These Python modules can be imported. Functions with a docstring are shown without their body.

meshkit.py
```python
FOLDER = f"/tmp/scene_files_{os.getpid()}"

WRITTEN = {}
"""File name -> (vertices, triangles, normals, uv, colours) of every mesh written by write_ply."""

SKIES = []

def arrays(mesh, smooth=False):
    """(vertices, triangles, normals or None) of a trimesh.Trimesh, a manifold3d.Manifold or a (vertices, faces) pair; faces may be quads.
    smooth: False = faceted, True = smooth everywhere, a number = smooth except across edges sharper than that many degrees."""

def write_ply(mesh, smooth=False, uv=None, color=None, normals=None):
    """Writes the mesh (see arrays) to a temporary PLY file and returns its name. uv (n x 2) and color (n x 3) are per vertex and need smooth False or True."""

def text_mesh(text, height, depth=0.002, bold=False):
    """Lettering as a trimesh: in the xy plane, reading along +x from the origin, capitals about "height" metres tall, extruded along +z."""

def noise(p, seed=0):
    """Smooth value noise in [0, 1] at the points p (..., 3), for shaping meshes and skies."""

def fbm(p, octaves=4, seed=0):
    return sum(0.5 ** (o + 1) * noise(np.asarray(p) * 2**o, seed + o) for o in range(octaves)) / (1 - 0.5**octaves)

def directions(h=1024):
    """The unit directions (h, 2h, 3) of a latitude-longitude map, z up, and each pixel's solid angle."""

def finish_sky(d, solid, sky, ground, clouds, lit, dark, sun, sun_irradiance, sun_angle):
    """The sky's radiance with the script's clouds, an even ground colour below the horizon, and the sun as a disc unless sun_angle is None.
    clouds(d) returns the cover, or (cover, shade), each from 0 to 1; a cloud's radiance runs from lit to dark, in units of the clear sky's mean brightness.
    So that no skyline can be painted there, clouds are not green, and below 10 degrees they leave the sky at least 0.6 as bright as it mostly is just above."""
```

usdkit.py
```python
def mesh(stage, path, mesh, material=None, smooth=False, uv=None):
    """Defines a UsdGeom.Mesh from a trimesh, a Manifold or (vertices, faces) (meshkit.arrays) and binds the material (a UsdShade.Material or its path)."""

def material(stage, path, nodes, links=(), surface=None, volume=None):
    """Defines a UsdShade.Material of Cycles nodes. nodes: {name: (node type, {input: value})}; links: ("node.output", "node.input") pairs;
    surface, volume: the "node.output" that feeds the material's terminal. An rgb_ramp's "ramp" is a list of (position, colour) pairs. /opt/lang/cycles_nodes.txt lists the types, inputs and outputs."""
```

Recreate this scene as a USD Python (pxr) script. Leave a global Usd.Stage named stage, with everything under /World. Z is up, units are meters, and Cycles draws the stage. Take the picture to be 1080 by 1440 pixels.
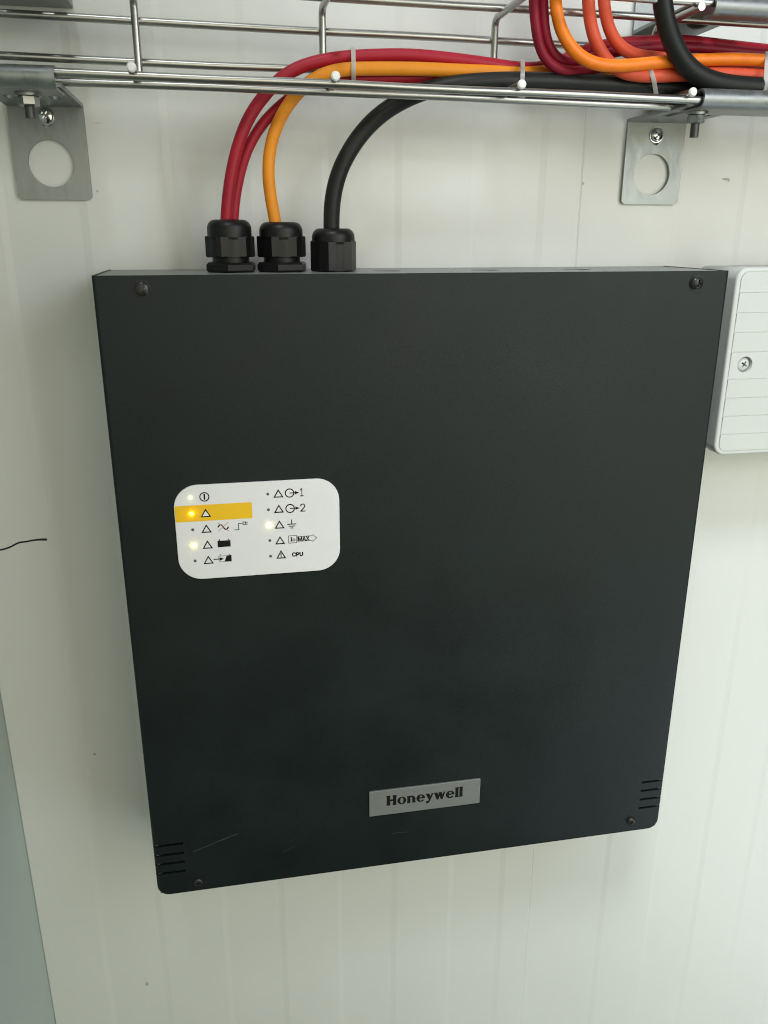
import math, random
import numpy as np, trimesh, manifold3d as m3, usdkit, meshkit
from shapely.geometry import Polygon, Point, LineString, box as sbox
from shapely.ops import unary_union
from shapely import affinity
from pxr import Usd, UsdGeom, UsdLux, UsdShade, Gf, Sdf

random.seed(4); rng = np.random.default_rng(4)
stage = Usd.Stage.CreateInMemory()
UsdGeom.SetStageUpAxis(stage, 'Z'); UsdGeom.SetStageMetersPerUnit(stage, 1.0)
UsdGeom.Xform.Define(stage, '/World')

# ------------------------------------------------------------------ camera
YAW, PITCH, ROLL, EYE, FPX = 0.18935291, -0.32597091, 0.00106211, (0.06463561, -0.45929764, 0.41911153), 1163.0
cam = UsdGeom.Camera.Define(stage, '/World/camera')
cam.CreateHorizontalApertureAttr(36.0); cam.CreateVerticalApertureAttr(48.0)
cam.CreateFocalLengthAttr(36.0 * FPX / 1080.0)
cam.CreateClippingRangeAttr(Gf.Vec2f(0.02, 50))
cy, sy, cp, sp, cr, sr = math.cos(YAW), math.sin(YAW), math.cos(PITCH), math.sin(PITCH), math.cos(ROLL), math.sin(ROLL)
F = np.array([sy*cp, cy*cp, sp]); R0 = np.array([cy, -sy, 0]); U0 = np.cross(R0, F)
R, U = cr*R0 + sr*U0, -sr*R0 + cr*U0
cam.AddTransformOp().Set(Gf.Matrix4d(*R, 0, *U, 0, *(-F), 0, *EYE, 1))
cam.CreateExposureAttr(0.15)

# ------------------------------------------------------------------ area lights, all out of view
def rect_light(name, loc, target, w, h, intensity, color):
    L = UsdLux.RectLight.Define(stage, '/World/' + name)
    z = np.array(loc, float) - np.array(target, float); z /= np.linalg.norm(z)
    up = np.array([0, 0, 1.0]) if abs(z[2]) < .95 else np.array([0, 1.0, 0])
    x = np.cross(up, z); x /= np.linalg.norm(x); y = np.cross(z, x)
    L.AddTransformOp().Set(Gf.Matrix4d(*x, 0, *y, 0, *z, 0, *map(float, loc), 1))
    L.CreateWidthAttr(w); L.CreateHeightAttr(h); L.CreateIntensityAttr(intensity); L.CreateColorAttr(Gf.Vec3f(*color))
    L.CreateNormalizeAttr(False)
rect_light('unseen_right_light', (.75, -.75, .30), (.3, .07, .2), .5, 1.0, 1.45, (.96, 1.0, .80))  # unseen source at the right, placed to light the right side
rect_light('unseen_low_right_light', (.80, -.36, -.35), (.3, .07, 0.), .3, .5, 2.3, (.84, 1.0, 1.06))  # unseen low source at the right, placed to brighten the lower right wall
rect_light('unseen_ceiling_lamp', (-.52, -1.7, 3.2), (.2, .05, .1), .7, .7, 38.0, (.94, 1.0, 1.05))  # out of view, lights from above and throws the shadow under the cabinet
rect_light('added_upper_fill', (.60, -.60, .70), (.3, .05, .2), .4, .4, 2.6, (.92, 1.0, 1.25))  # added fill, brightens the wall between cabinet and tray
rect_light('unseen_room_bounce', (.3, -2.2, .75), (.2, 0, .3), 2.6, 1.6, 1.7, (1.05, 1.0, .78))  # area light behind the camera, standing in for unseen room bounce

# ------------------------------------------------------------------ materials
UsdGeom.Scope.Define(stage, '/World/Looks')
def mat(name, color, rough=.5, metal=0., var=.06, scale=30., bump=0., bscale=400., rvar=.0, stretch=(1, 1, 1), coat=0., spec=.5, emit=None, sss=0., alpha=None):
    n = {'g': ('texture_coordinate', {}), 'm': ('mapping', {'scale': tuple(scale*s for s in stretch)}),
         'n': ('noise_texture', {'scale': 1.0, 'detail': 5, 'roughness': .6}),
         'r': ('rgb_ramp', {'ramp': [(.3, tuple(c*(1-var) for c in color)), (.7, tuple(min(1, c*(1+var)) for c in color))]}),
         'p': ('principled_bsdf', {'roughness': rough, 'metallic': metal, 'specular_ior_level': spec, 'coat_weight': coat, 'coat_roughness': .15})}
    l = [('g.object', 'm.vector'), ('m.vector', 'n.vector'), ('n.fac', 'r.fac'), ('r.color', 'p.base_color')]
    if rvar:
        n['rr'] = ('rgb_ramp', {'ramp': [(.3, (max(.03, rough-rvar),)*3), (.7, (min(1, rough+rvar),)*3)]})
        l += [('n.fac', 'rr.fac'), ('rr.color', 'p.roughness')]
    if bump:
        n['n2'] = ('noise_texture', {'scale': bscale, 'detail': 3}); n['b'] = ('bump', {'strength': 1.0, 'distance': bump})
        l += [('g.object', 'n2.vector'), ('n2.fac', 'b.height'), ('b.normal', 'p.normal')]
    if emit: n['p'][1].update({'emission_color': emit[0], 'emission_strength': emit[1]})
    if sss: n['p'][1].update({'subsurface_weight': sss, 'subsurface_radius': (1, 1, 1), 'subsurface_scale': .001})
    if alpha is not None: n['p'][1]['alpha'] = alpha
    return usdkit.material(stage, '/World/Looks/' + name, n, l, surface='p.BSDF')

M = dict(
    wall=mat('wall_paint', (.74, .75, .715), .42, var=.02, scale=7, rvar=.05, bump=.00006, bscale=160, stretch=(1, 1, .35)),
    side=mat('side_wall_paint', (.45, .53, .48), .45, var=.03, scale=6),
    cover=mat('powder_coat', (.0095, .0142, .0145), .48, var=.16, scale=14, rvar=.07, spec=.30, bump=.00006, bscale=1000),
    lit_housing=mat('lit_housing_coat', (.25, .262, .256), .42, var=.06, scale=20, bump=.00003, bscale=1400),  # same paint as the cover; paler tone paints the light on top
    black_screw=mat('blackened_steel', (.045, .045, .043), .33, metal=.5, var=.25, scale=300),
    label=mat('label_plastic', (.87, .86, .87), .5, var=.012, scale=60),
    yellow=mat('label_yellow', (.98, .58, .012), .5, var=.02),
    ink=mat('black_ink', (.008, .008, .008), .6, spec=.2, var=.02),
    grey_ink=mat('grey_ink', (.22, .22, .22), .5, var=.02),
    red_ink=mat('faded_red_ink', (.50, .28, .24), .55, var=.02),
    led_off=mat('led_window', (.10, .10, .095), .3, var=.02),
    led_green=mat('led_lit_green', (.8, .9, .4), .4, emit=((.85, 1., .30), 2.6)),
    led_amber=mat('led_lit_amber', (.9, .7, .1), .4, emit=((1., .56, .02), 24.)),
    led_warm=mat('led_lit_warm', (.9, .8, .5), .4, emit=((1., .76, .13), 14.)),
    led_pale=mat('led_lit_pale', (.9, .85, .6), .4, emit=((1., .84, .30), 10.)),
    plate=mat('brushed_aluminium', (.27, .28, .275), .45, metal=.35, var=.05, scale=60, stretch=(1, 1, 14)),
    gland=mat('black_nylon', (.006, .0063, .006), .42, spec=.35, var=.1, scale=90, bump=.00003, bscale=700),
    red=mat('crimson_sheath', (.37, .011, .028), .5, spec=.32, var=.08, scale=60, rvar=.06),
    dark_red=mat('dark_red_sheath', (.23, .005, .022), .5, spec=.32, var=.08, scale=60, rvar=.06),
    coral=mat('coral_sheath', (.68, .095, .042), .52, spec=.35, var=.07, scale=60, rvar=.06),
    orange=mat('orange_sheath', (.86, .30, .018), .5, spec=.35, var=.07, scale=60, rvar=.06),
    bright_orange=mat('bright_orange_sheath', (.97, .22, .010), .42, spec=.4, var=.15, scale=120, rvar=.08, bump=.0005, bscale=110),
    black=mat('black_sheath', (.010, .011, .010), .5, spec=.35, var=.12, scale=60, rvar=.06),
    wire=mat('zinc_wire', (.45, .45, .42), .34, metal=1., var=.03, scale=60, rvar=.03),
    zinc=mat('galvanised_sheet', (.30, .315, .31), .46, metal=.85, var=.16, scale=150, rvar=.10, stretch=(1.4, 1.4, .4)),
    bolt=mat('bolt_steel', (.36, .37, .36), .36, metal=.9, var=.2, scale=250, rvar=.08),
    dark_bolt=mat('dark_bolt_thread', (.09, .09, .085), .5, metal=.7, var=.2, scale=250),
    nickel=mat('shiny_screw', (.66, .67, .66), .16, metal=1., var=.1, scale=200),
    tie=mat('tie_nylon', (.50, .50, .47), .4, var=.03, sss=.5),
    cap=mat('white_cap', (.86, .86, .84), .45, var=.02),
    abs=mat('white_abs', (.64, .66, .635), .45, var=.015, scale=25),
    recess=mat('recess_shade', (.04, .04, .04), .6, var=.05),
    pen=mat('marker_ink', (.012, .012, .012), .5, var=.05),
    scuff=mat('wall_scuff', (.46, .45, .40), .7, var=.15, scale=300),
    faint=mat('wall_smudge', (.685, .68, .615), .6, var=.03, scale=200),
    scratch=mat('cover_scratch', (.036, .040, .039), .65, var=.4, scale=500),
    smear=mat('cover_smear', (.025, .030, .030), .6, var=.2, scale=300),
)

# ------------------------------------------------------------------ helpers
taken = {}
def path_for(name, parent):
    base = '/World' if parent is None else str(parent.GetPath())
    k = taken.setdefault(base, {}); n = k.get(name, -1) + 1; k[name] = n
    return base + '/' + name + ('' if n == 0 else '_%03d' % n)
def tag(o, label=None, category=None, group=None, kind=None):
    for k, v in (('label', label), ('category', category), ('group', group), ('kind', kind)):
        if v: o.SetCustomDataByKey(k, v)
    return o
def thing(name, label, category, loc=(0, 0, 0), group=None, kind=None):
    x = UsdGeom.Xform.Define(stage, path_for(name, None))
    x.AddTranslateOp().Set(Gf.Vec3d(*map(float, loc)))
    return tag(x.GetPrim(), label, category, group, kind)
origin = {}
def obj(name, mesh, m, parent=None, smooth=30, label=None):
    """One mesh prim; geometry is given in world coordinates and shifted into the frame of its thing."""
    if isinstance(mesh, (list, tuple)) and isinstance(mesh[0], trimesh.Trimesh): mesh = trimesh.util.concatenate(mesh)
    off = np.zeros(3)
    q = parent
    while q is not None and str(q.GetPath()) not in ('/World', '/'):
        if q.IsA(UsdGeom.Xform): off = np.array(UsdGeom.Xformable(q).GetOrderedXformOps()[0].Get()); break
        q = q.GetParent()
    v, f, _ = meshkit.arrays(mesh)
    p = usdkit.mesh(stage, path_for(name, parent), trimesh.Trimesh(v - off, f, process=False), M[m], smooth=smooth).GetPrim()
    if label: p.SetCustomDataByKey('label', label)
    return p
def box(x0, x1, y0, y1, z0, z1):
    b = trimesh.creation.box([x1-x0, y1-y0, z1-z0]); b.apply_translation([(x0+x1)/2, (y0+y1)/2, (z0+z1)/2]); return b
def man(t):
    t = t.copy(); t.merge_vertices()
    return m3.Manifold(m3.Mesh(np.asarray(t.vertices, np.float32), np.asarray(t.faces, np.uint32)))
def tri(m):
    k = m.to_mesh(); return trimesh.Trimesh(k.vert_properties[:, :3], k.tri_verts, process=False)
def cut(a, *bs):
    a = man(a)
    for b in bs: a = a - man(b)
    return tri(a)
def join(*bs):
    a = man(bs[0])
    for b in bs[1:]: a = a + man(b)
    return tri(a)
def extr(poly, y0, y1):
    """polygon in x-z, thick from y0 to y1"""
    out = []
    for g in getattr(poly, 'geoms', [poly]):
        if g.area < 1e-12: continue
        t = trimesh.creation.extrude_polygon(g, y1-y0, engine='earcut')
        v = t.vertices.copy(); t.vertices = np.stack([v[:, 0], y1 - v[:, 2], v[:, 1]], 1); out.append(t)
    return trimesh.util.concatenate(out)
def extr_z(poly, z0, z1):
    out = []
    for g in getattr(poly, 'geoms', [poly]):
        t = trimesh.creation.extrude_polygon(g, z1-z0, engine='earcut'); t.apply_translation([0, 0, z0]); out.append(t)
    return trimesh.util.concatenate(out)
def extr_x(poly, x0, x1):
    """polygon in y-z, long from x0 to x1"""
    t = trimesh.creation.extrude_polygon(poly, x1-x0, engine='earcut'); v = t.vertices.copy()
    t.vertices = np.stack([x0 + v[:, 2], v[:, 0], v[:, 1]], 1); return t
def rr(x0, x1, z0, z1, r, n=8):
    """rounded rectangle, counter-clockwise; r: one radius or (bl, br, tr, tl)"""
    r = (r,)*4 if np.isscalar(r) else r; pts = []
    for (cx, cz, a0), q in zip(((x0, z0, 180), (x1, z0, 270), (x1, z1, 0), (x0, z1, 90)), r):
        q = max(q, 1e-5); ox = cx + (q if cx == x0 else -q); oz = cz + (q if cz == z0 else -q)
        for t in np.radians(np.linspace(a0, a0+90, n)): pts.append((ox+q*math.cos(t), oz+q*math.sin(t)))
    return np.array(pts)
def loft(rings, cap=True):
    """rings of equal count (n,3), closed; capped with fans"""
    k, n = len(rings), len(rings[0]); v = np.vstack(rings); f = []
    for a in range(k-1):
        for i in range(n):
            j = (i+1) % n; f += [(a*n+i, a*n+j, (a+1)*n+j), (a*n+i, (a+1)*n+j, (a+1)*n+i)]
    if cap:
        v = np.vstack([v, rings[0].mean(0), rings[-1].mean(0)]); c0, c1 = k*n, k*n+1
        for i in range(n):
            j = (i+1) % n; f += [(c0, j, i), (c1, (k-1)*n+i, (k-1)*n+j)]
    t = trimesh.Trimesh(v, f, process=False)
    if t.volume < 0: t.invert()
    return t
def slab(x0, x1, z0, z1, r, yf, yb, fil, n=8, m=5):
    """rounded plate, front at yf (towards the room) with a filleted front edge, back at yb"""
    rings = []
    rb = (r,)*4 if np.isscalar(r) else r
    def ring(o, y):
        q = rr(x0+o, x1-o, z0+o, z1-o, tuple(max(a-o, 2e-4) for a in rb), n); return np.stack([q[:, 0], np.full(len(q), y), q[:, 1]], 1)
    rings.append(ring(0, yb))
    for t in np.linspace(0, math.pi/2, m): rings.append(ring(fil*(1-math.cos(t)), yf+fil*(1-math.sin(t))))
    return loft(rings)
def lathe(profile, center, axis='z', n=32):
    """profile: (radius, height) from bottom to top, starting and ending on the axis"""
    rings = []
    a = np.linspace(0, 2*math.pi, n, endpoint=False)
    for r_, h in profile:
        r_ = max(r_, 1e-6); rings.append(np.stack([r_*np.cos(a), r_*np.sin(a), np.full(n, h)], 1))
    t = loft(rings); v = t.vertices.copy()
    if axis == '-y': t.vertices = np.stack([v[:, 0], -v[:, 2], v[:, 1]], 1)
    t.apply_translation(center); return t
def cyl(r, z0, z1, x, y, n=32): return lathe([(r, z0), (r, z1)], (x, y, 0), n=n)
def cyl_y(r, y0, y1, x, z, n=32):
    return lathe([(r, -y1), (r, -y0)], (x, 0, z), '-y', n)
def spline(pts, step=.0025):
    p = np.array(pts, float); q = np.vstack([2*p[0]-p[1], p, 2*p[-1]-p[-2]]); out = []
    for i in range(1, len(q)-2):
        p0, p1, p2, p3 = q[i-1:i+3]
        t0 = 0.; t1 = t0+max(np.linalg.norm(p1-p0), 1e-6)**.5; t2 = t1+max(np.linalg.norm(p2-p1), 1e-6)**.5; t3 = t2+max(np.linalg.norm(p3-p2), 1e-6)**.5
        k = max(2, int(np.linalg.norm(p2-p1)/step))
        for t in np.linspace(t1, t2, k, endpoint=False):
            A1 = (t1-t)/(t1-t0)*p0+(t-t0)/(t1-t0)*p1; A2 = (t2-t)/(t2-t1)*p1+(t-t1)/(t2-t1)*p2; A3 = (t3-t)/(t3-t2)*p2+(t-t2)/(t3-t2)*p3
            B1 = (t2-t)/(t2-t0)*A1+(t-t0)/(t2-t0)*A2; B2 = (t3-t)/(t3-t1)*A2+(t-t1)/(t3-t1)*A3
            out.append((t2-t)/(t2-t1)*B1+(t-t1)/(t2-t1)*B2)
    out.append(p[-1]); out = np.array(out)
    for _ in range(6): out[1:-1] = .25*out[:-2]+.5*out[1:-1]+.25*out[2:]
    return out
def tube(path, r, n=14, wob=0., seed=0):
    p = np.asarray(path, float); t = np.gradient(p, axis=0); t /= np.linalg.norm(t, axis=1, keepdims=True)
    u = np.cross(t[0], [0.3, 1, 0.2]); u /= np.linalg.norm(u); rings = []
    a = np.linspace(0, 2*math.pi, n, endpoint=False)
    for i in range(len(p)):
        u = u - (u@t[i])*t[i]; u /= np.linalg.norm(u); w = np.cross(t[i], u)
        rad = r if np.isscalar(r) else r[i]
        if wob: rad = rad*(1+wob*(meshkit.noise(np.array([i*.11, seed, 0.])) - .5))
        rings.append(p[i]+rad*(np.cos(a)[:, None]*u+np.sin(a)[:, None]*w))
    return loft(rings)
def hexprism(af, z0, z1, x, y, rot=0., ch=.0006):
    R_ = af/math.sqrt(3); a = np.radians(rot)+np.arange(6)*math.pi/3
    ring = lambda r, z: np.stack([x+r*np.cos(a), y+r*np.sin(a), np.full(6, z)], 1)
    return loft([ring(R_-ch, z0), ring(R_, z0+ch), ring(R_, z1-ch), ring(R_-ch, z1)])
def text(s, x0, x1, z0, cap, y1, depth=.00012, bold=False):
    """lettering in the x-z plane from x0 to x1, baseline z0, capitals cap tall, back at y1"""
    t = meshkit.text_mesh(s, cap, depth, bold); b = t.bounds; v = t.vertices.copy()
    k = (x1-x0)/(b[1, 0]-b[0, 0]); t.vertices = np.stack([x0+(v[:, 0]-b[0, 0])*k, y1-v[:, 2], z0+v[:, 1]], 1); return t

WALL_Y = 0.078
# ------------------------------------------------------------------ setting: the walls
back_wall = thing('back_wall', 'white ribbed sandwich panel wall behind the dark cabinet', 'wall', (0, WALL_Y, 0), kind='structure')
def panel_profile(x0, x1, steps):
    """steps: (x, +1 up towards the room / -1 back); returns polygon in x-y with y=0 at the back face of the ribs"""
    e, w = .00055, .0045
    lvl = 0 if steps[0][1] > 0 else 1
    pts = [(x0, .04), (x0, .0004), (x0+.0008, -e*lvl)]
    for x, d in steps:
        pts.append((x-w/2, -e*lvl)); lvl = 1 if d > 0 else 0; pts.append((x+w/2, -e*lvl))
    pts += [(x1-.0008, -e*lvl), (x1, .0004), (x1, .04)]
    return Polygon(pts)
SEAM = .2965
left_steps = [(-.0555, -1), (-.011, 1), (.0385, -1), (.084, 1), (.131, -1), (.1765, 1), (.225, -1), (.270, 1)]
right_steps = [(.3655, 1), (.412, -1), (.458, 1), (.505, -1), (.551, 1), (.598, -1), (.644, 1)]
def wall_panel(poly):
    t = extr_z(affinity.translate(poly, 0, WALL_Y), -1.0, 1.3); return t
obj('wall_panel', wall_panel(panel_profile(-.10, SEAM, left_steps)), 'wall', back_wall, smooth=False)
obj('wall_panel', wall_panel(panel_profile(SEAM, .75, right_steps)), 'wall', back_wall, smooth=False)
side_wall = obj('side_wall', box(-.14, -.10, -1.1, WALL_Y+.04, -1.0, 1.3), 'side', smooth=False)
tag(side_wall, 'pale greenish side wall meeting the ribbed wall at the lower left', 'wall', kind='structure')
def stroke(pts, w, y=WALL_Y-.00060, th=.00012):
    """a flat mark following points on the wall; w: width(s)"""
    p = np.array(pts)[:, [0, 2]]; w = np.broadcast_to(w, len(p))
    return extr(unary_union([LineString(p[i:i+2]).buffer((w[i]+w[i+1])/4, quad_segs=4) for i in range(len(p)-1)]), y-th, y)
penpts = spline([(-0.1031, 0.0780, 0.2216), (-0.0918, 0.0780, 0.2230), (-0.0855, 0.0780, 0.2243), (-0.0816, 0.0780, 0.2249), (-0.0775, 0.0780, 0.2264), (-0.0746, 0.0780, 0.2282), (-0.0723, 0.0780, 0.2290), (-0.0706, 0.0780, 0.2286), (-0.0666, 0.0780, 0.2293), (-0.0622, 0.0780, 0.2297), (-0.0587, 0.0780, 0.2297), (-0.0567, 0.0780, 0.2295)], .001)
obj('marker_stroke', stroke(penpts, np.r_[np.full(len(penpts)-6, .0011), .0012, .0013, .0014, .0015, .0016, .0016]), 'pen', back_wall, smooth=False, label='thin black marker line scribbled on the wall')
def blob(px, rx, rz, seed, y=WALL_Y-.00058):
    g = np.random.default_rng(seed); a = np.linspace(0, 2*math.pi, 14, endpoint=False); k = 1+.35*(g.random(14)-.5)
    return extr(Polygon(np.stack([px[0]+rx*k*np.cos(a), px[2]+rz*k*np.sin(a)], 1)), y-.00005, y)
for px, rx, rz, m in (((0.3979, 0.0780, 0.4528), .0028, .0008, 'scuff'), ((0.4001, 0.0780, 0.4519), .0010, .0007, 'scuff'), ((-0.0266, 0.0780, -0.1554), .0010, .0018, 'scuff'), ((-0.0278, 0.0780, -0.1499), .0005, .0010, 'faint'),
                      ((-0.0440, 0.0780, 0.0640), .0011, .0008, 'scuff'), ((-0.0022, 0.0780, 0.4416), .0006, .0006, 'scuff'),
                      ((0.0012, 0.0780, 0.4778), .0030, .0006, 'faint'), ((0.2978, 0.0780, 0.4491), .0006, .0008, 'scuff')):
    obj('scuff_mark', blob(px, rx, rz, int(abs(px[0])*9999)), m, back_wall, smooth=False)

# ------------------------------------------------------------------ the power supply cabinet
W, H, D = .36, .398, .0775
psu = thing('power_supply_cabinet', 'large dark grey steel power supply cabinet screwed to the white wall', 'cabinet', (W/2, D, 0))
# folded front cover: front, two sides and bottom
outer = slab(0, W, 0, H+.03, (.008, .008, .002, .002), 0, D-.002, .0022, n=10)
inner = slab(.0015, W-.0015, .0015, H+.05, (.0066, .0066, .001, .001), .0015, D+.01, .0012, n=10)
cutters = [box(-.1, W+.1, -.1, D+.1, H, H+.2), inner]
for z in (.0408, .0333, .0262, .0188):
    cutters += [box(-.01, .0192, -.01, .022, z-.00085, z+.00085)]
for z in (.0428, .0355, .0280, .0205):
    cutters += [box(W-.0176, W+.01, -.01, .022, z-.00085, z+.00085)]
cover = obj('front_cover', cut(outer, *cutters), 'cover', psu)
# back box with the top plate and its cable openings
GY, TOP = .038, H-.0003
hx = [.0715, .1003, .1301, .1612, .2218, .2806]
body = box(.0016, W-.0016, .0016, D, .0016, TOP)
hole = [cyl(.0086, TOP-.01, TOP+.01, x, GY) for x in hx]
body = cut(body, box(.0031, W-.0031, -.02, D-.0015, .0031, TOP-.0015), *hole)
obj('back_box', body, 'lit_housing', psu)
def pan_screw(x, y, z, r, h, cross=True, washer=0., rot=20.):
    """cross-recess pan head screw seated at depth y, facing the room"""
    pr = [(0.0001, 0), (r, 0), (r, h*.35)] + [(r*math.cos(t), h*.35+h*.65*math.sin(t)) for t in np.linspace(.25, 1.45, 6)] + [(.0001, h)]
    hd = lathe(pr, (0, 0, 0), '-y', 28)
    a = r*.52; w = r*.13
    c1 = box(-a, a, -h-.001, -h*.45, -w, w); c2 = box(-w, w, -h-.001, -h*.45, -a, a)
    hd = cut(hd, c1, c2, lathe([(1e-5, h*.42), (w*2.0, h+.0005)], (0, 0, 0), '-y', 12))
    hd.apply_transform(trimesh.transformations.rotation_matrix(math.radians(rot), [0, 1, 0])); hd.apply_translation([x, y, z])
    if washer: hd = join(hd, cyl_y(washer, y-.0007, y+.0003, x, z))
    return hd
for (x, z, r, h, ro, ws) in ((.0248, .3913, .0040, .0030, 40, .0043), (.3388, .3912, .0038, .0034, 10, .0041), (.3373, .0105, .0031, .0022, 30, 0), (.0266, .0085, .0030, .0020, 5, 0)):
    obj('cover_screw', pan_screw(x, 0, z, r, h, rot=ro, washer=ws), 'black_screw', psu)

# cable glands
for i, (x, flange, rot) in enumerate(((.0715, True, 8), (.1003, True, 3), (.1301, False, 11))):
    if flange:
        z0, z1, zt = .4058, .4172, (.4258 if i == 0 else .4246)
        g = obj('cable_gland', cyl(.0103, TOP-.006, z0+.002, x, GY), 'gland', psu)
        obj('lock_nut', hexprism(.0258, TOP, .4031, x, GY, rot+14, .0012), 'gland', g, smooth=20)
    else:
        z0, z1, zt = TOP+.0003, .4146, .4213
        g = obj('cable_gland', cyl(.0103, TOP-.006, z0+.002, x, GY), 'gland', psu)
    r0 = .0111
    obj('sealing_nut', join(hexprism(.0240, z0, z1, x, GY, rot), cyl(.0123, z0+.0002, z1-.0006, x, GY, 36)), 'gland', g, smooth=20)
    dome = [(1e-5, z1-.002), (r0+.0012, z1-.002), (r0+.0012, z1+.001)] + [(r0-.0032+.0044*math.cos(t), zt-.0050+.0050*math.sin(t)) for t in np.linspace(.15, math.pi/2, 8)] + [(.0062, zt), (.0058, zt-.0008), (.0056, zt-.004), (1e-5, zt-.004)]
    obj('dome_cap', lathe(dome, (x, GY, 0), n=36), 'gland', g)

# status label
def heavy(s, x0, x1, z0, cap, o):
    out = []
    for k, (dx, dz) in enumerate(((0, 0), (o, 0), (-o, 0), (0, o), (0, -o))):
        t = text(s, x0, x1, z0, cap, YL+.0001+k*4e-6, .0002, True); t.apply_translation([dx, 0, dz]); out.append(t)
    return trimesh.util.concatenate(out)
label = obj('status_label', slab(.0314, .1258, .2266, .2841, .0135, -.0009, .0002, .0004, n=14), 'label', psu)
YL = -.0009
def ink(name, shape, m='ink', lift=0., lab=None):
    s = shape if isinstance(shape, trimesh.Trimesh) else extr(shape, YL-.00010-lift, YL+.0001)
    return obj(name, s, m, label, smooth=False, label=lab)
def mm(pts): return [(a/1000, b/1000) for a, b in pts]
def line(pts, w, cap='flat'): return LineString(mm(pts)).buffer(w/2000, cap_style=cap, join_style='mitre')
lab_out = Polygon(rr(.0318, .1254, .2270, .2837, .0131, 14))
band = sbox(.0313, .2625, .0750, .2722).intersection(lab_out)
ink('yellow_band', extr(band, YL-.00006, YL+.0001), 'yellow')
def triangle(cx, zb, h, w, t=.52):
    return Polygon(mm([(cx-w/2, zb), (cx+w/2, zb), (cx, zb+h)])).buffer(.00015, join_style='round'), t
def tri_sym(cx, zb, h=5.1, w=5.9, fill=None, mark=False):
    o = Polygon(mm([(cx-w/2, zb), (cx+w/2, zb), (cx, zb+h)])); i = o.buffer(-.00060, join_style='mitre')
    s = o.difference(i)
    if fill: ink('triangle_fill', extr(i, YL-.00012, YL+.0001), fill)
    if mark: s = unary_union([s, line([(cx, zb+1.7), (cx, zb+3.3)], .55), Point(cx/1000, (zb+1.05)/1000).buffer(.00032)])
    ink('warning_triangle', extr(s, YL-.00014, YL+.0001))
for cx, zb, fl in ((48.8, 264.8, 'label'), (48.6, 255.3, None), (48.6, 245.5, None), (48.5, 236.0, None)): tri_sym(cx, zb, fill=fl)
for cx, zb, mk in ((90.45, 274.1, 0), (90.4, 264.8, 0), (90.4, 255.1, 0), (90.35, 245.3, 0), (90.6, 236.2, 1)): tri_sym(cx, zb, 5.0 if not mk else 5.3, 5.8, mark=mk)
def ring(cx, cz, r, w): return Point(cx/1000, cz/1000).buffer(r/1000, 24).difference(Point(cx/1000, cz/1000).buffer((r-w)/1000, 24))
ink('power_symbol', unary_union([ring(48.7, 276.9, 2.8, .6), line([(48.7, 275.2), (48.7, 278.6)], .85)]))
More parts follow.
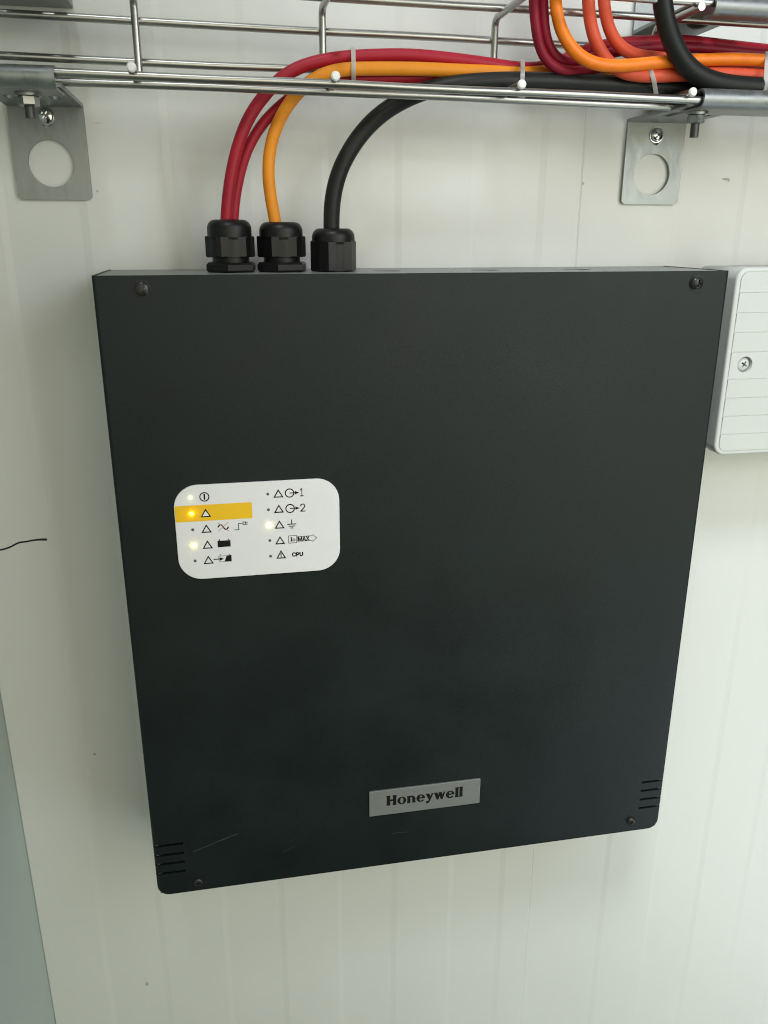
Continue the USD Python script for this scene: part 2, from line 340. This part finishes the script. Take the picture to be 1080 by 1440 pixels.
# mains failure symbol and plug
xs = np.linspace(-3.0, 3.0, 30)
ink('mains_wave', line([(58.1+a, 258.1+1.5*math.sin(-a*math.pi/3.0)) for a in xs], .75))
ink('red_cross', unary_union([line([(55.2, 255.7), (61.1, 260.9)], .28), line([(55.2, 260.9), (61.1, 255.5)], .28)]), 'red_ink', .00003)
ink('plug_symbol', unary_union([line([(64.4, 255.9), (66.9, 255.9), (66.9, 259.7), (69.4, 259.7)], .38), sbox(.0693, .2587, .0710, .2606).difference(sbox(.0697, .2591, .0706, .2602)), line([(71, 260.2), (72.2, 260.2)], .4), line([(71, 259.0), (72.2, 259.0)], .4)]))
ink('battery_symbol', unary_union([sbox(.0543, .2459, .0617, .2498), sbox(.0551, .2499, .0558, .2507)] + [sbox(.0602, .2501, .0610, .2506)]))
ink('battery_test_symbol', unary_union([Polygon(mm([(57.6, 236.6), (61.7, 236.6), (61.8, 240.6), (59.0, 240.4)])), sbox(.0544, .2366, .0590, .2404).difference(sbox(.0546, .2368, .0589, .2402)), line([(51.5, 238.5), (55.4, 238.5)], .55), Polygon(mm([(55.0, 237.4), (57.4, 238.5), (55.0, 239.6)])), sbox(.0551, .2407, .0557, .2414), sbox(.0602, .2409, .0611, .2413)]))
for cz, s, x0, x1 in ((276.4, '1', 102.95, 104.9), (267.0, '2', 102.75, 105.75)):
    ink('output_symbol', unary_union([ring(96.9, cz, 2.75, .6), line([(96.9, cz), (100.6, cz)], .5), Polygon(mm([(100.0, cz-1.0), (102.5, cz), (100.0, cz+1.0)]))]))
    ink('output_number', text(s, x0/1000, x1/1000, (cz-2.35)/1000, .0048, YL+.0001, .0002))
ink('earth_symbol', unary_union([line([(97.5, 257.3), (97.5, 260.1)], .5), line([(94.9, 257.3), (100.1, 257.3)], .55), line([(95.7, 256.05), (99.4, 256.05)], .5), line([(96.6, 254.95), (98.4, 254.95)], .5)]))
ink('current_box', unary_union([sbox(.0952, .2454, .1002, .2502).difference(sbox(.0955, .2457, .0999, .2499)), sbox(.0967, .2466, .0973, .2490), sbox(.0964, .2488, .0976, .2491), sbox(.0964, .2465, .0976, .2468), ring(98.45, 247.35, .85, .35)]))
arrow = Polygon(mm([(100.5, 246.2), (108.8, 246.2), (109.6, 245.6), (112.2, 247.8), (109.6, 250.1), (108.8, 249.4), (100.5, 249.4)]))
ink('current_arrow', arrow.difference(arrow.buffer(-.00028)))
ink('maximum_lettering', heavy('MAX', .1009, .1076, .2465, .0025, .00006))
ink('processor_lettering', heavy('CPU', .0971, .1035, .2370, .0023, .00013))
for cz, m in zip((276.9, 267.3, 257.6, 248.0, 238.4), ('led_green', 'led_amber', 'led_off', 'led_warm', 'led_off')):
    r_, hh = (.00085, .0003) if m == 'led_off' else (.0011, .0011)
    obj('indicator_led', lathe([(1e-5, -.0002), (r_, -.0002), (r_, .0001), (r_*.8, hh*.7), (r_*.45, hh*.95), (1e-5, hh)], (.0409, YL, cz/1000), '-y', 20), m, label)
for cz, m in zip((276.5, 267.0, 257.5, 248.0, 238.1), ('led_off', 'led_off', 'led_pale', 'led_off', 'led_off')):
    r_, hh = (.00085, .0003) if m == 'led_off' else (.0012, .0011)
    obj('indicator_led', lathe([(1e-5, -.0002), (r_, -.0002), (r_, .0001), (r_*.8, hh*.7), (r_*.45, hh*.95), (1e-5, hh)], (.0844, YL, cz/1000), '-y', 20), m, label)

# name plate with its lettering
plate = obj('name_plate', slab(.1426, .2202, .0439, .0638, .0005, -.0011, .0002, .0003, n=3), 'plate', psu)
def glyphs(s, x0, x1, z0, cap):
    """heavy flared sans lettering; unit: capital height 1"""
    def el(cx, cz, rx, rz): return affinity.scale(Point(cx, cz).buffer(1, 24), rx, rz)
    def flare(x, zb, zt, w=.27, f=.035): return Polygon([(x-f, zb), (x+w+f, zb), (x+w, zb+.16), (x+w, zt-.16), (x+w+f, zt), (x-f, zt), (x, zt-.16), (x, zb+.16)])
    G = {}
    G['H'] = (unary_union([flare(0, 0, 1), flare(.52, 0, 1), sbox(.2, .43, .6, .60)]), .79)
    G['o'] = (el(.37, .36, .37, .38).difference(el(.37, .36, .135, .30)), .74)
    n_arch = unary_union([flare(0, 0, .72, .25), el(.33, .40, .33, .34).intersection(sbox(.1, .4, .7, .8)), flare(.42, 0, .42, .25, .03)]).difference(unary_union([sbox(.25, -.1, .41, .44), el(.33, .44, .082, .15)]))
    G['n'] = (n_arch, .67)
    e = el(.36, .36, .36, .38).difference(el(.375, .36, .125, .29)).difference(Polygon([(.36, .20), (.8, .12), (.8, .33), (.36, .33)]))
    G['e'] = (unary_union([e, sbox(.15, .33, .70, .445)]), .71)
    G['y'] = (unary_union([Polygon([(-.02, .73), (.28, .73), (.45, .24), (.36, .02), (.29, -.02)]), Polygon([(.47, .73), (.63, .73), (.36, .0), (.28, -.18), (.14, -.22), (.16, .0), (.29, .02)]), el(.13, -.14, .13, .11)]), .60)
    G['w'] = (unary_union([Polygon([(-.02, .73), (.26, .73), (.40, .28), (.33, -.01), (.23, -.01)]), Polygon([(.40, .73), (.53, .73), (.37, -.01), (.26, -.01)]), Polygon([(.36, .73), (.63, .73), (.76, .28), (.68, -.01), (.58, -.01)]), Polygon([(.80, .73), (.94, .73), (.72, -.01), (.61, -.01)])]), .91)
    G['l'] = (flare(0, 0, 1.02, .26), .26)
    x, out = 0., []
    for ch in s:
        g, w = G[ch]; out.append(affinity.translate(g, x)); x += w+.095
    k = (x1-x0)/(x-.095)
    return [affinity.translate(affinity.scale(g, k, cap, origin=(0, 0)), x0, z0) for g in out]
for g in glyphs('Honeywell', .1546, .2076, .0513, .0078):
    obj('letter', extr(g, -.00125, -.0010), 'ink', plate, smooth=False)

# scratches and smears on the cover
def scratch(pts, w, m='scratch'):
    p = spline([(a/1000, 0, b/1000) for a, b in pts], .002)
    ww = w/1000*(.3+np.array([meshkit.noise(np.array([i*.7, pts[0][0], 0])) for i in range(len(p))]))
    obj('scratch', stroke(p, ww, y=.00001, th=.00004), m, cover, smooth=False)
scratch([(25.5, 33.2), (35, 36.5), (46, 40.3), (54.8, 43.0)], .9); scratch([(49, 42.6), (50.4, 43.2)], .5)
scratch([(83, 23.2), (92.5, 27.3)], .35, 'smear'); scratch([(88, 31), (93, 33)], .3, 'smear')
scratch([(158.5, 26.5), (163, 27.2), (169.5, 26.4)], .7, 'smear')
for a, b in ((505, 487), (557, 480), (738, 602), (755, 523), (470, 560)):
    pt = {505: (0.1385, 0.0000, 0.3591), 557: (0.1594, 0.0000, 0.3614), 738: (0.2382, 0.0000, 0.3086), 755: (0.2437, 0.0000, 0.3419), 470: (0.1240, 0.0000, 0.3305)}[a]
    obj('dust_speck', extr(Point(pt[0], pt[2]).buffer(.00032, 3), -.00006, .00001), 'scratch' if a != 755 and a != 470 else 'smear', cover, smooth=False)

# ------------------------------------------------------------------ wire mesh cable tray
tray = thing('cable_tray', 'zinc wire mesh cable tray running along the wall above the cabinet', 'cable tray', (0, .047, .51))
RW = .0020
def tilt(x, z): return z - .0085*(x-.13)
def long_wire(y, z):
    p = np.array([(x, y, tilt(x, z)) for x in (-.095, .1, .3, .5, .72)]); p = spline(p, .03); p[:, 2] += .0008*(meshkit.noise(np.stack([p[:, 0]*16, np.full(len(p), y*900+z*700), np.zeros(len(p))], 1))-.5); return tube(p, RW, 14)
for y, z in ((0., .4898), (.023, .4892), (.0472, .5036), (.0472, .5226), (.0315, .5352), (0., .5362)):
    obj('long_wire', long_wire(y, z), 'wire', tray)
def cross_wire(x):
    b = .005; zl, zu, yr = tilt(x, .4925), tilt(x, .5328), .0442
    arc = lambda cy_, cz_, a0, a1: [(x, cy_+b*math.cos(t), cz_+b*math.sin(t)) for t in np.radians(np.linspace(a0, a1, 6))]
    p = [(x, -.0050, zl), (x, .02, zl)] + arc(yr-b, zl+b, -90, 0) + arc(yr-b, zu-b, 0, 90) + [(x, .02, zu), (x, -.0050, zu)]
    dense = [p[0]]
    for a, c in zip(p[:-1], p[1:]): dense += [np.array(a)+(np.array(c)-np.array(a))*t for t in (.5, 1.)]
    return tube(np.array(dense), RW, 12)
for x in (-.068, .0294, .127, .2240, .3207, .418, .515, .612):
    cw = obj('cross_wire', cross_wire(x), 'wire', tray)
    obj('end_cap', lathe([(1e-5, 0), (.0023, 0), (.0023, .0010), (.0017, .0017), (1e-5, .0019)], (x, -.0046, tilt(x, .4925)), '-y', 18), 'cap', cw)

# ------------------------------------------------------------------ wall brackets that hold the tray
def bracket(label_, x0, x1, flip, screw, bolt, hole_c, sleeve, zb=.4704):
    t = thing('tray_bracket', label_, 'bracket', ((x0+x1)/2, WALL_Y-.0008, .5108), group=None)
    yw = WALL_Y-.0008; th = .002; z0 = .4853; e = .0018
    Z = lambda m: m if not flip else mirror(m)
    def mirror(m):
        m = m.copy(); v = m.vertices.copy(); v[:, 2] = 1.0216 - v[:, 2]; m.vertices = v; m.invert(); return m
    plate_ = extr(Polygon(rr(x0, x1, .4367, z0+th, (.003, .003, .0005, .0005), 6)), yw-th, yw)
    arm = extr_z(Polygon([(x0, yw-th*.5), (x1, yw-th*.5), (x1, .006), (x1-.003, .0035), (x0+.003, .0035), (x0, .006)]), z0, z0+th)
    cuts = [cyl_y(.01245, yw-.02, yw+.02, hole_c[0], hole_c[1], 48), extr(LineString([(screw[0], screw[1]), (screw[0], screw[1]-.0038)]).buffer(.0024), yw-.02, yw+.02)]
    for sx, sy0, sy1 in ((bolt[0], .008, .026), (x0+.009, .030, .044), (x1-.009, .030, .044)):
        s = LineString([(sx, sy0), (sx, sy1)]).buffer(.0027); cuts.append(extr_z(s, z0-.01, z0+.01))
    obj('angle_plate', Z(cut(join(plate_, arm), *cuts)), 'zinc', t, smooth=25)
    # rolled sleeve round the edge wire
    cyc, czc, ro, ts = .0006, .4886, .0052, .0013
    a = np.radians(np.linspace(75, 270, 26))
    outer_ = [(cyc+ro*math.cos(q), czc+ro*math.sin(q)) for q in a]; inner_ = [(cyc+(ro-ts)*math.cos(q), czc+(ro-ts)*math.sin(q)) for q in a[::-1]]
    prof = Polygon([(cyc+.0068, czc+ro*math.sin(a[0])-.0004)] + outer_ + [(.021, czc-ro), (.021, czc-ro+ts)] + inner_ + [(cyc+.0068, czc+(ro-ts)*math.sin(a[0])-.0004)])
    obj('rolled_sleeve', Z(extr_x(prof, *sleeve)), 'zinc', t, smooth=25)
    # bolt: thread below the arm, dome head inside the tray, hexagon nut
    bx_, by_ = bolt
    b = obj('bolt', Z(join(cyl(.0024, zb, z0+th+.001, bx_, by_, 20), lathe([(1e-5, z0+th), (.0066, z0+th), (.0060, z0+th+.0016), (.0036, z0+th+.003), (1e-5, z0+th+.0034)], (bx_, by_, 0), n=24))), 'dark_bolt', t)
    obj('nut', Z(join(hexprism(.0088, .4776, .4822, bx_, by_, 12), cyl(.0064, .4820, .4833, bx_, by_, 24))), 'bolt', b, smooth=20)
    zs = screw[1] if not flip else 1.0216-screw[1]
    obj('wall_screw', pan_screw(screw[0], yw-th, zs, .0043, .0030, rot=35, washer=.0047), 'nickel', t)
    return t
bracket('dull zinc angle bracket with a round hole, at the left end of the tray', -.0455, -.0050, False, (-.0252, .4806), (-.0222, .014), (-.0254, .4560), (-.075, -.0062), .4722)
bracket('bright zinc angle bracket with a round hole, above the cabinet screw at right', .3239, .3640, False, (.3438, .4783), (.3340, .012), (.3434, .4548), (.3285, .400))
bracket('upside-down zinc bracket over the tray, behind the black cable in the upper right corner', .3222, .3625, True, (.3430, .4800), (.3450, .040), (.3424, .4560), (.3292, .402))
bracket('shadowed upside-down zinc bracket over the tray in the upper left corner', -.0455, -.0050, True, (-.0252, .4806), (-.0222, .030), (-.0254, .4560), (-.075, -.0062))

# ------------------------------------------------------------------ cables
cables = {}
def cable(name, label_, pts, r, m, wob=.03, group=None):
    p = spline(pts); cables[label_] = (p, r)
    o = obj(name, tube(p, r, 18, wob, len(cables)*3.7), m, smooth=True)
    tag(o, label_, 'cable', group); return p, r
red1 = cable('red_cable', 'crimson cable leaving the left gland, upper one of the bundle in the tray',
    [(0.0688, 0.0360, 0.4122), (0.0700, 0.0360, 0.4246), (0.0714, 0.0360, 0.4357), (0.0746, 0.0360, 0.4510), (0.0792, 0.0360, 0.4654), (0.0852, 0.0360, 0.4778), (0.0936, 0.0350, 0.4883), (0.1049, 0.0340, 0.4984), (0.1163, 0.0330, 0.5036), (0.1315, 0.0320, 0.5070), (0.1506, 0.0310, 0.5087), (0.1698, 0.0300, 0.5095), (0.1913, 0.0290, 0.5086), (0.2134, 0.0290, 0.5069), (0.2302, 0.0300, 0.5055), (0.2433, 0.0320, 0.5056), (0.2589, 0.0350, 0.5098), (0.2721, 0.0370, 0.5156), (0.2872, 0.0380, 0.5199), (0.3088, 0.0380, 0.5225), (0.3352, 0.0380, 0.5238), (0.3573, 0.0370, 0.5226), (0.3891, 0.0360, 0.5207), (0.4466, 0.0360, 0.5178), (0.5480, 0.0360, 0.5149)], .0033, 'red')
red2 = cable('red_cable', 'crimson cable leaving the left gland, passing behind the lower orange one',
    [(0.0733, 0.0410, 0.4121), (0.0740, 0.0410, 0.4247), (0.0753, 0.0410, 0.4348), (0.0784, 0.0412, 0.4478), (0.0834, 0.0412, 0.4616), (0.0926, 0.0410, 0.4754), (0.1033, 0.0400, 0.4850), (0.1146, 0.0380, 0.4924), (0.1278, 0.0350, 0.4961), (0.1431, 0.0330, 0.4977), (0.1625, 0.0320, 0.4985), (0.1825, 0.0330, 0.4996), (0.2032, 0.0350, 0.5016), (0.2327, 0.0370, 0.5043), (0.2622, 0.0370, 0.5059), (0.2923, 0.0370, 0.5076), (0.3364, 0.0370, 0.5098), (0.3914, 0.0370, 0.5108), (0.4487, 0.0370, 0.5119), (0.5501, 0.0370, 0.5112)], .0029, 'red')
orange1 = cable('orange_cable', 'light orange cable leaving the middle gland and bending right into the tray',
    [(0.0991, 0.0380, 0.4109), (0.0976, 0.0380, 0.4224), (0.0960, 0.0380, 0.4330), (0.0945, 0.0375, 0.4448), (0.0950, 0.0370, 0.4579), (0.0986, 0.0360, 0.4711), (0.1051, 0.0340, 0.4826), (0.1135, 0.0310, 0.4917), (0.1233, 0.0290, 0.4981), (0.1345, 0.0270, 0.5009), (0.1497, 0.0260, 0.5017), (0.1766, 0.0250, 0.5023), (0.2006, 0.0260, 0.5023), (0.2214, 0.0280, 0.5028), (0.2431, 0.0310, 0.5040), (0.2771, 0.0320, 0.5059), (0.3078, 0.0330, 0.5078), (0.3521, 0.0330, 0.5096), (0.3888, 0.0330, 0.5101), (0.4459, 0.0330, 0.5096), (0.5469, 0.0330, 0.5080)], .0034, 'orange')
black1 = cable('black_cable', 'black cable leaving the right gland and bending right into the tray',
    [(0.1293, 0.0380, 0.4101), (0.1291, 0.0380, 0.4210), (0.1298, 0.0380, 0.4351), (0.1332, 0.0375, 0.4493), (0.1397, 0.0370, 0.4619), (0.1485, 0.0360, 0.4732), (0.1589, 0.0340, 0.4822), (0.1695, 0.0310, 0.4880), (0.1812, 0.0270, 0.4924), (0.1958, 0.0220, 0.4948), (0.2151, 0.0200, 0.4965), (0.2353, 0.0200, 0.4974), (0.2608, 0.0220, 0.4978), (0.2866, 0.0230, 0.4977), (0.3125, 0.0230, 0.4973), (0.3478, 0.0230, 0.4973), (0.3841, 0.0230, 0.4972), (0.4406, 0.0230, 0.4958), (0.5406, 0.0230, 0.4938)], .0047, 'black')
dred1 = cable('dark_red_cable', 'outer one of two dark red cables hanging from above into the tray',
    [(0.2280, 0.0100, 0.6319), (0.2316, 0.0120, 0.5809), (0.2336, 0.0130, 0.5473), (0.2354, 0.0140, 0.5314), (0.2377, 0.0150, 0.5202), (0.2410, 0.0160, 0.5114), (0.2467, 0.0170, 0.5053), (0.2558, 0.0190, 0.5030), (0.2691, 0.0230, 0.5039), (0.2880, 0.0280, 0.5078), (0.3151, 0.0310, 0.5117), (0.3509, 0.0320, 0.5138), (0.3875, 0.0320, 0.5136), (0.4445, 0.0320, 0.5125), (0.5450, 0.0320, 0.5110)], .0027, 'dark_red')
dred2 = cable('dark_red_cable', 'inner one of two dark red cables hanging beside the bright orange cable',
    [(0.2337, 0.0120, 0.6333), (0.2375, 0.0140, 0.5820), (0.2398, 0.0150, 0.5481), (0.2412, 0.0160, 0.5321), (0.2432, 0.0170, 0.5208), (0.2465, 0.0180, 0.5130), (0.2534, 0.0200, 0.5081), (0.2633, 0.0240, 0.5084), (0.2778, 0.0300, 0.5121), (0.2938, 0.0330, 0.5164), (0.3161, 0.0345, 0.5194), (0.3426, 0.0345, 0.5202), (0.3696, 0.0340, 0.5192), (0.3881, 0.0340, 0.5184), (0.4454, 0.0340, 0.5159), (0.5461, 0.0340, 0.5145)], .0028, 'dark_red')
orange2 = cable('orange_cable', 'bright orange cable hanging from above and lying on the bundle',
    [(0.2351, 0.0060, 0.6308), (0.2399, 0.0080, 0.5802), (0.2433, 0.0090, 0.5483), (0.2454, 0.0100, 0.5342), (0.2472, 0.0100, 0.5255), (0.2514, 0.0100, 0.5174), (0.2580, 0.0100, 0.5102), (0.2669, 0.0100, 0.5058), (0.2785, 0.0100, 0.5046), (0.2916, 0.0100, 0.5054), (0.3095, 0.0110, 0.5076), (0.3223, 0.0120, 0.5089), (0.3363, 0.0120, 0.5099), (0.3544, 0.0120, 0.5108), (0.3742, 0.0120, 0.5108), (0.4287, 0.0120, 0.5101), (0.5250, 0.0120, 0.5088)], .0033, 'bright_orange', .10)
coral1 = cable('coral_cable', 'coral cable hanging from above, left one of the coral pair',
    [(0.2568, 0.0160, 0.6369), (0.2613, 0.0160, 0.5841), (0.2650, 0.0170, 0.5498), (0.2666, 0.0170, 0.5368), (0.2685, 0.0180, 0.5287), (0.2713, 0.0180, 0.5204), (0.2756, 0.0180, 0.5137), (0.2807, 0.0170, 0.5075), (0.2873, 0.0150, 0.5028), (0.2972, 0.0135, 0.5011), (0.3112, 0.0135, 0.5014), (0.3282, 0.0135, 0.5025), (0.3455, 0.0135, 0.5034), (0.3609, 0.0135, 0.5035), (0.3765, 0.0135, 0.5032), (0.4344, 0.0170, 0.5023), (0.5325, 0.0170, 0.5006)], .0034, 'coral')
coral2 = cable('coral_cable', 'coral cable hanging from above, right one of the coral pair',
    [(0.2655, 0.0180, 0.6384), (0.2707, 0.0180, 0.5853), (0.2747, 0.0190, 0.5508), (0.2763, 0.0190, 0.5377), (0.2783, 0.0190, 0.5293), (0.2824, 0.0200, 0.5219), (0.2885, 0.0210, 0.5161), (0.2973, 0.0220, 0.5127), (0.3108, 0.0230, 0.5120), (0.3288, 0.0240, 0.5110), (0.3474, 0.0250, 0.5089), (0.3655, 0.0250, 0.5077), (0.3838, 0.0250, 0.5071), (0.4402, 0.0250, 0.5059), (0.5397, 0.0250, 0.5043)], .0033, 'coral')
black2 = cable('black_cable', 'thick black cable hanging from above across the orange cables',
    [(0.2855, -0.0030, 0.6311), (0.2929, -0.0010, 0.5806), (0.2981, 0.0000, 0.5471), (0.3009, 0.0010, 0.5347), (0.3035, 0.0020, 0.5278), (0.3073, 0.0030, 0.5208), (0.3125, 0.0040, 0.5135), (0.3203, 0.0050, 0.5057), (0.3298, 0.0055, 0.5005), (0.3430, 0.0060, 0.4975), (0.3574, 0.0065, 0.4966), (0.3732, 0.0070, 0.4964), (0.4285, 0.0080, 0.4956), (0.5251, 0.0080, 0.4937)], .0051, 'black')

# ------------------------------------------------------------------ cable ties
def tie(label_, p0, n, group_, head_ang, w=.0023, head=True, slack=.0002, extra=None):
    """a closed band round the cables of group_ in the plane through p0 with normal n"""
    n = np.array(n, float); n /= np.linalg.norm(n); p0 = np.array(p0)
    a = np.array([0, 1., 0]); a -= (a@n)*n; a /= np.linalg.norm(a); b = np.cross(n, a)
    if b[2] < 0: b = -b
    shapes = []
    for p, r in group_:
        s = (p-p0)@n; k = np.where(np.diff(np.sign(s)) != 0)[0]
        k = [i for i in k if abs(p[i][0]-p0[0]) < .03]
        if not k: continue
        i = k[-1]; f = s[i]/(s[i]-s[i+1]); q = p[i]+f*(p[i+1]-p[i]); d = q-p0
        shapes.append(Point(d@a, d@b).buffer(r*1.03, 24))
    if extra: shapes += [Point((np.array(q)-p0)@a, (np.array(q)-p0)@b).buffer(r, 12) for q, r in extra]
    hull = unary_union(shapes).convex_hull.buffer(slack)
    ring_ = hull.exterior; L_ = ring_.length; q = np.array([ring_.interpolate(L_*i/72).coords[0] for i in range(72)])
    nrm = np.roll(q, -1, 0)-np.roll(q, 1, 0); nrm = np.stack([nrm[:, 1], -nrm[:, 0]], 1); nrm /= np.linalg.norm(nrm, axis=1, keepdims=True)
    c = q.mean(0); nrm *= np.sign(((q-c)*nrm).sum(1))[:, None]
    to3 = lambda uv, o: p0+uv[:, :1]*a+uv[:, 1:]*b+o*n
    th = .0009
    secs = [to3(q, -w/2), to3(q+nrm*th, -w/2), to3(q+nrm*th, w/2), to3(q, w/2)]
    v = np.vstack(secs); m_ = len(q); f = []
    for k in range(4):
        for i in range(m_):
            j = (i+1) % m_; k2 = (k+1) % 4
            f += [(k*m_+i, k*m_+j, k2*m_+j), (k*m_+i, k2*m_+j, k2*m_+i)]
    band_ = trimesh.Trimesh(v, f, process=False)
    if band_.volume < 0: band_.invert()
    t = thing('cable_tie', label_, 'cable tie', tuple(p0))
    obj('strap', band_, 'tie', t, smooth=35)
    if head:
        i = int(np.argmin(np.abs(np.angle(np.exp(1j*(np.arctan2(q[:, 1]-c[1], q[:, 0]-c[0])-math.radians(head_ang)))))))
        hb = trimesh.creation.box([.0040, .0032, .0040]); hb = tri(m3.Manifold.batch_hull([m3.Manifold.sphere(.0007, 12).translate(list(map(float, s))) for s in (hb.vertices*.7)]))
        T = np.eye(4); T[:3, 0] = n; T[:3, 1] = nrm[i, 0]*a+nrm[i, 1]*b; T[:3, 2] = np.cross(T[:3, 0], T[:3, 1]); T[:3, 3] = p0+(q[i, 0]+nrm[i, 0]*.0014)*a+(q[i, 1]+nrm[i, 1]*.0014)*b
        hb.apply_transform(T); obj('head', hb, 'tie', t, smooth=35)
    return t
tie('translucent cable tie round the left crimson and orange cables', (0.1412, 0.0280, 0.5033), (.99, -.14, .0), [red1, red2, orange1], 60)
tie('translucent cable tie with its head at the front wire, round crimson and black cables', (0.2329, 0.0200, 0.5022), (.951, -.31, 0), [red1, orange1, black1], 252)
tie('slanted translucent cable tie partly under the bright orange cable', (0.3072, 0.0140, 0.4980), (.86, -.38, .45), [coral1, black1], 60, head=False)
tie('translucent cable tie round the bundle at the right edge of the photo', (0.3744, 0.0120, 0.4990), (.84, -.54, .06), [black2, coral1, orange2, black1], 300, head=False)

# ------------------------------------------------------------------ white junction box at the right
jb = thing('junction_box', 'white plastic junction box with a ribbed lid right of the cabinet', 'junction box', (.447, WALL_Y, .337))
JX0, JX1, JZ0, JZ1, JY = .3845, .5085, .2765, .3985, .030
obj('box_base', slab(JX0+.0006, JX1-.0006, JZ0+.0006, JZ1-.0006, .0075, JY+.012, WALL_Y-.0005, .0004), 'abs', jb)
lid = slab(JX0, JX1, JZ0, JZ1, .008, JY, JY+.0115, .0016)
pocket = slab(JX0+.0028, JX1-.0028, JZ0+.0026, JZ1-.0022, .0058, JY+.0004, JY-.01, .0001)
SX, SZ = .3985, .3375
lid = obj('lid', cut(lid, pocket, cyl_y(.0052, JY-.01, JY+.004, SX, SZ), cyl_y(.0052, JY-.01, JY+.004, JX0+JX1-SX, SZ)), 'abs', jb)
zz = [.3958, .3832, .3707, .3583, .3457, .3281, .3157, .3035, .2912, .2795]
inpoly = Polygon(rr(JX0+.0033, JX1-.0033, JZ0+.0031, JZ1-.0027, .0053, 8))
for za, zb in zip(zz[:-1], zz[1:]):
    strip = inpoly.intersection(sbox(JX0, zb+.00027, JX1, za-.00027))
    k = cut(extr(strip, JY-.0001, JY+.0012), cyl_y(.0053, JY-.01, JY+.01, SX, SZ), cyl_y(.0053, JY-.01, JY+.01, JX0+JX1-SX, SZ))
    v = k.vertices.copy(); fr = v[:, 1] < JY+.0005       # each strip leans out towards its top edge
    v[fr, 1] -= .00045*(v[fr, 2]-zb)/(za-zb); k.vertices = v
    obj('lid_strip', k, 'abs', lid, smooth=20)
for x in (SX, JX0+JX1-SX):
    c = pan_screw(x, JY+.0028, SZ, .0042, .0024, rot=30)
    s = obj('lid_screw', c, 'abs', jb)
    rec = unary_union([sbox(-.0021, -.00055, .0021, .00055), sbox(-.00055, -.0021, .00055, .0021)])
    rec = affinity.translate(affinity.rotate(rec, 30, origin=(0, 0)), x, SZ)
    obj('recess_shade_inlay', extr(rec, JY+.0010, JY+.0013), 'recess', s, smooth=False)  # dark inlay, paints the shade inside the screw slot
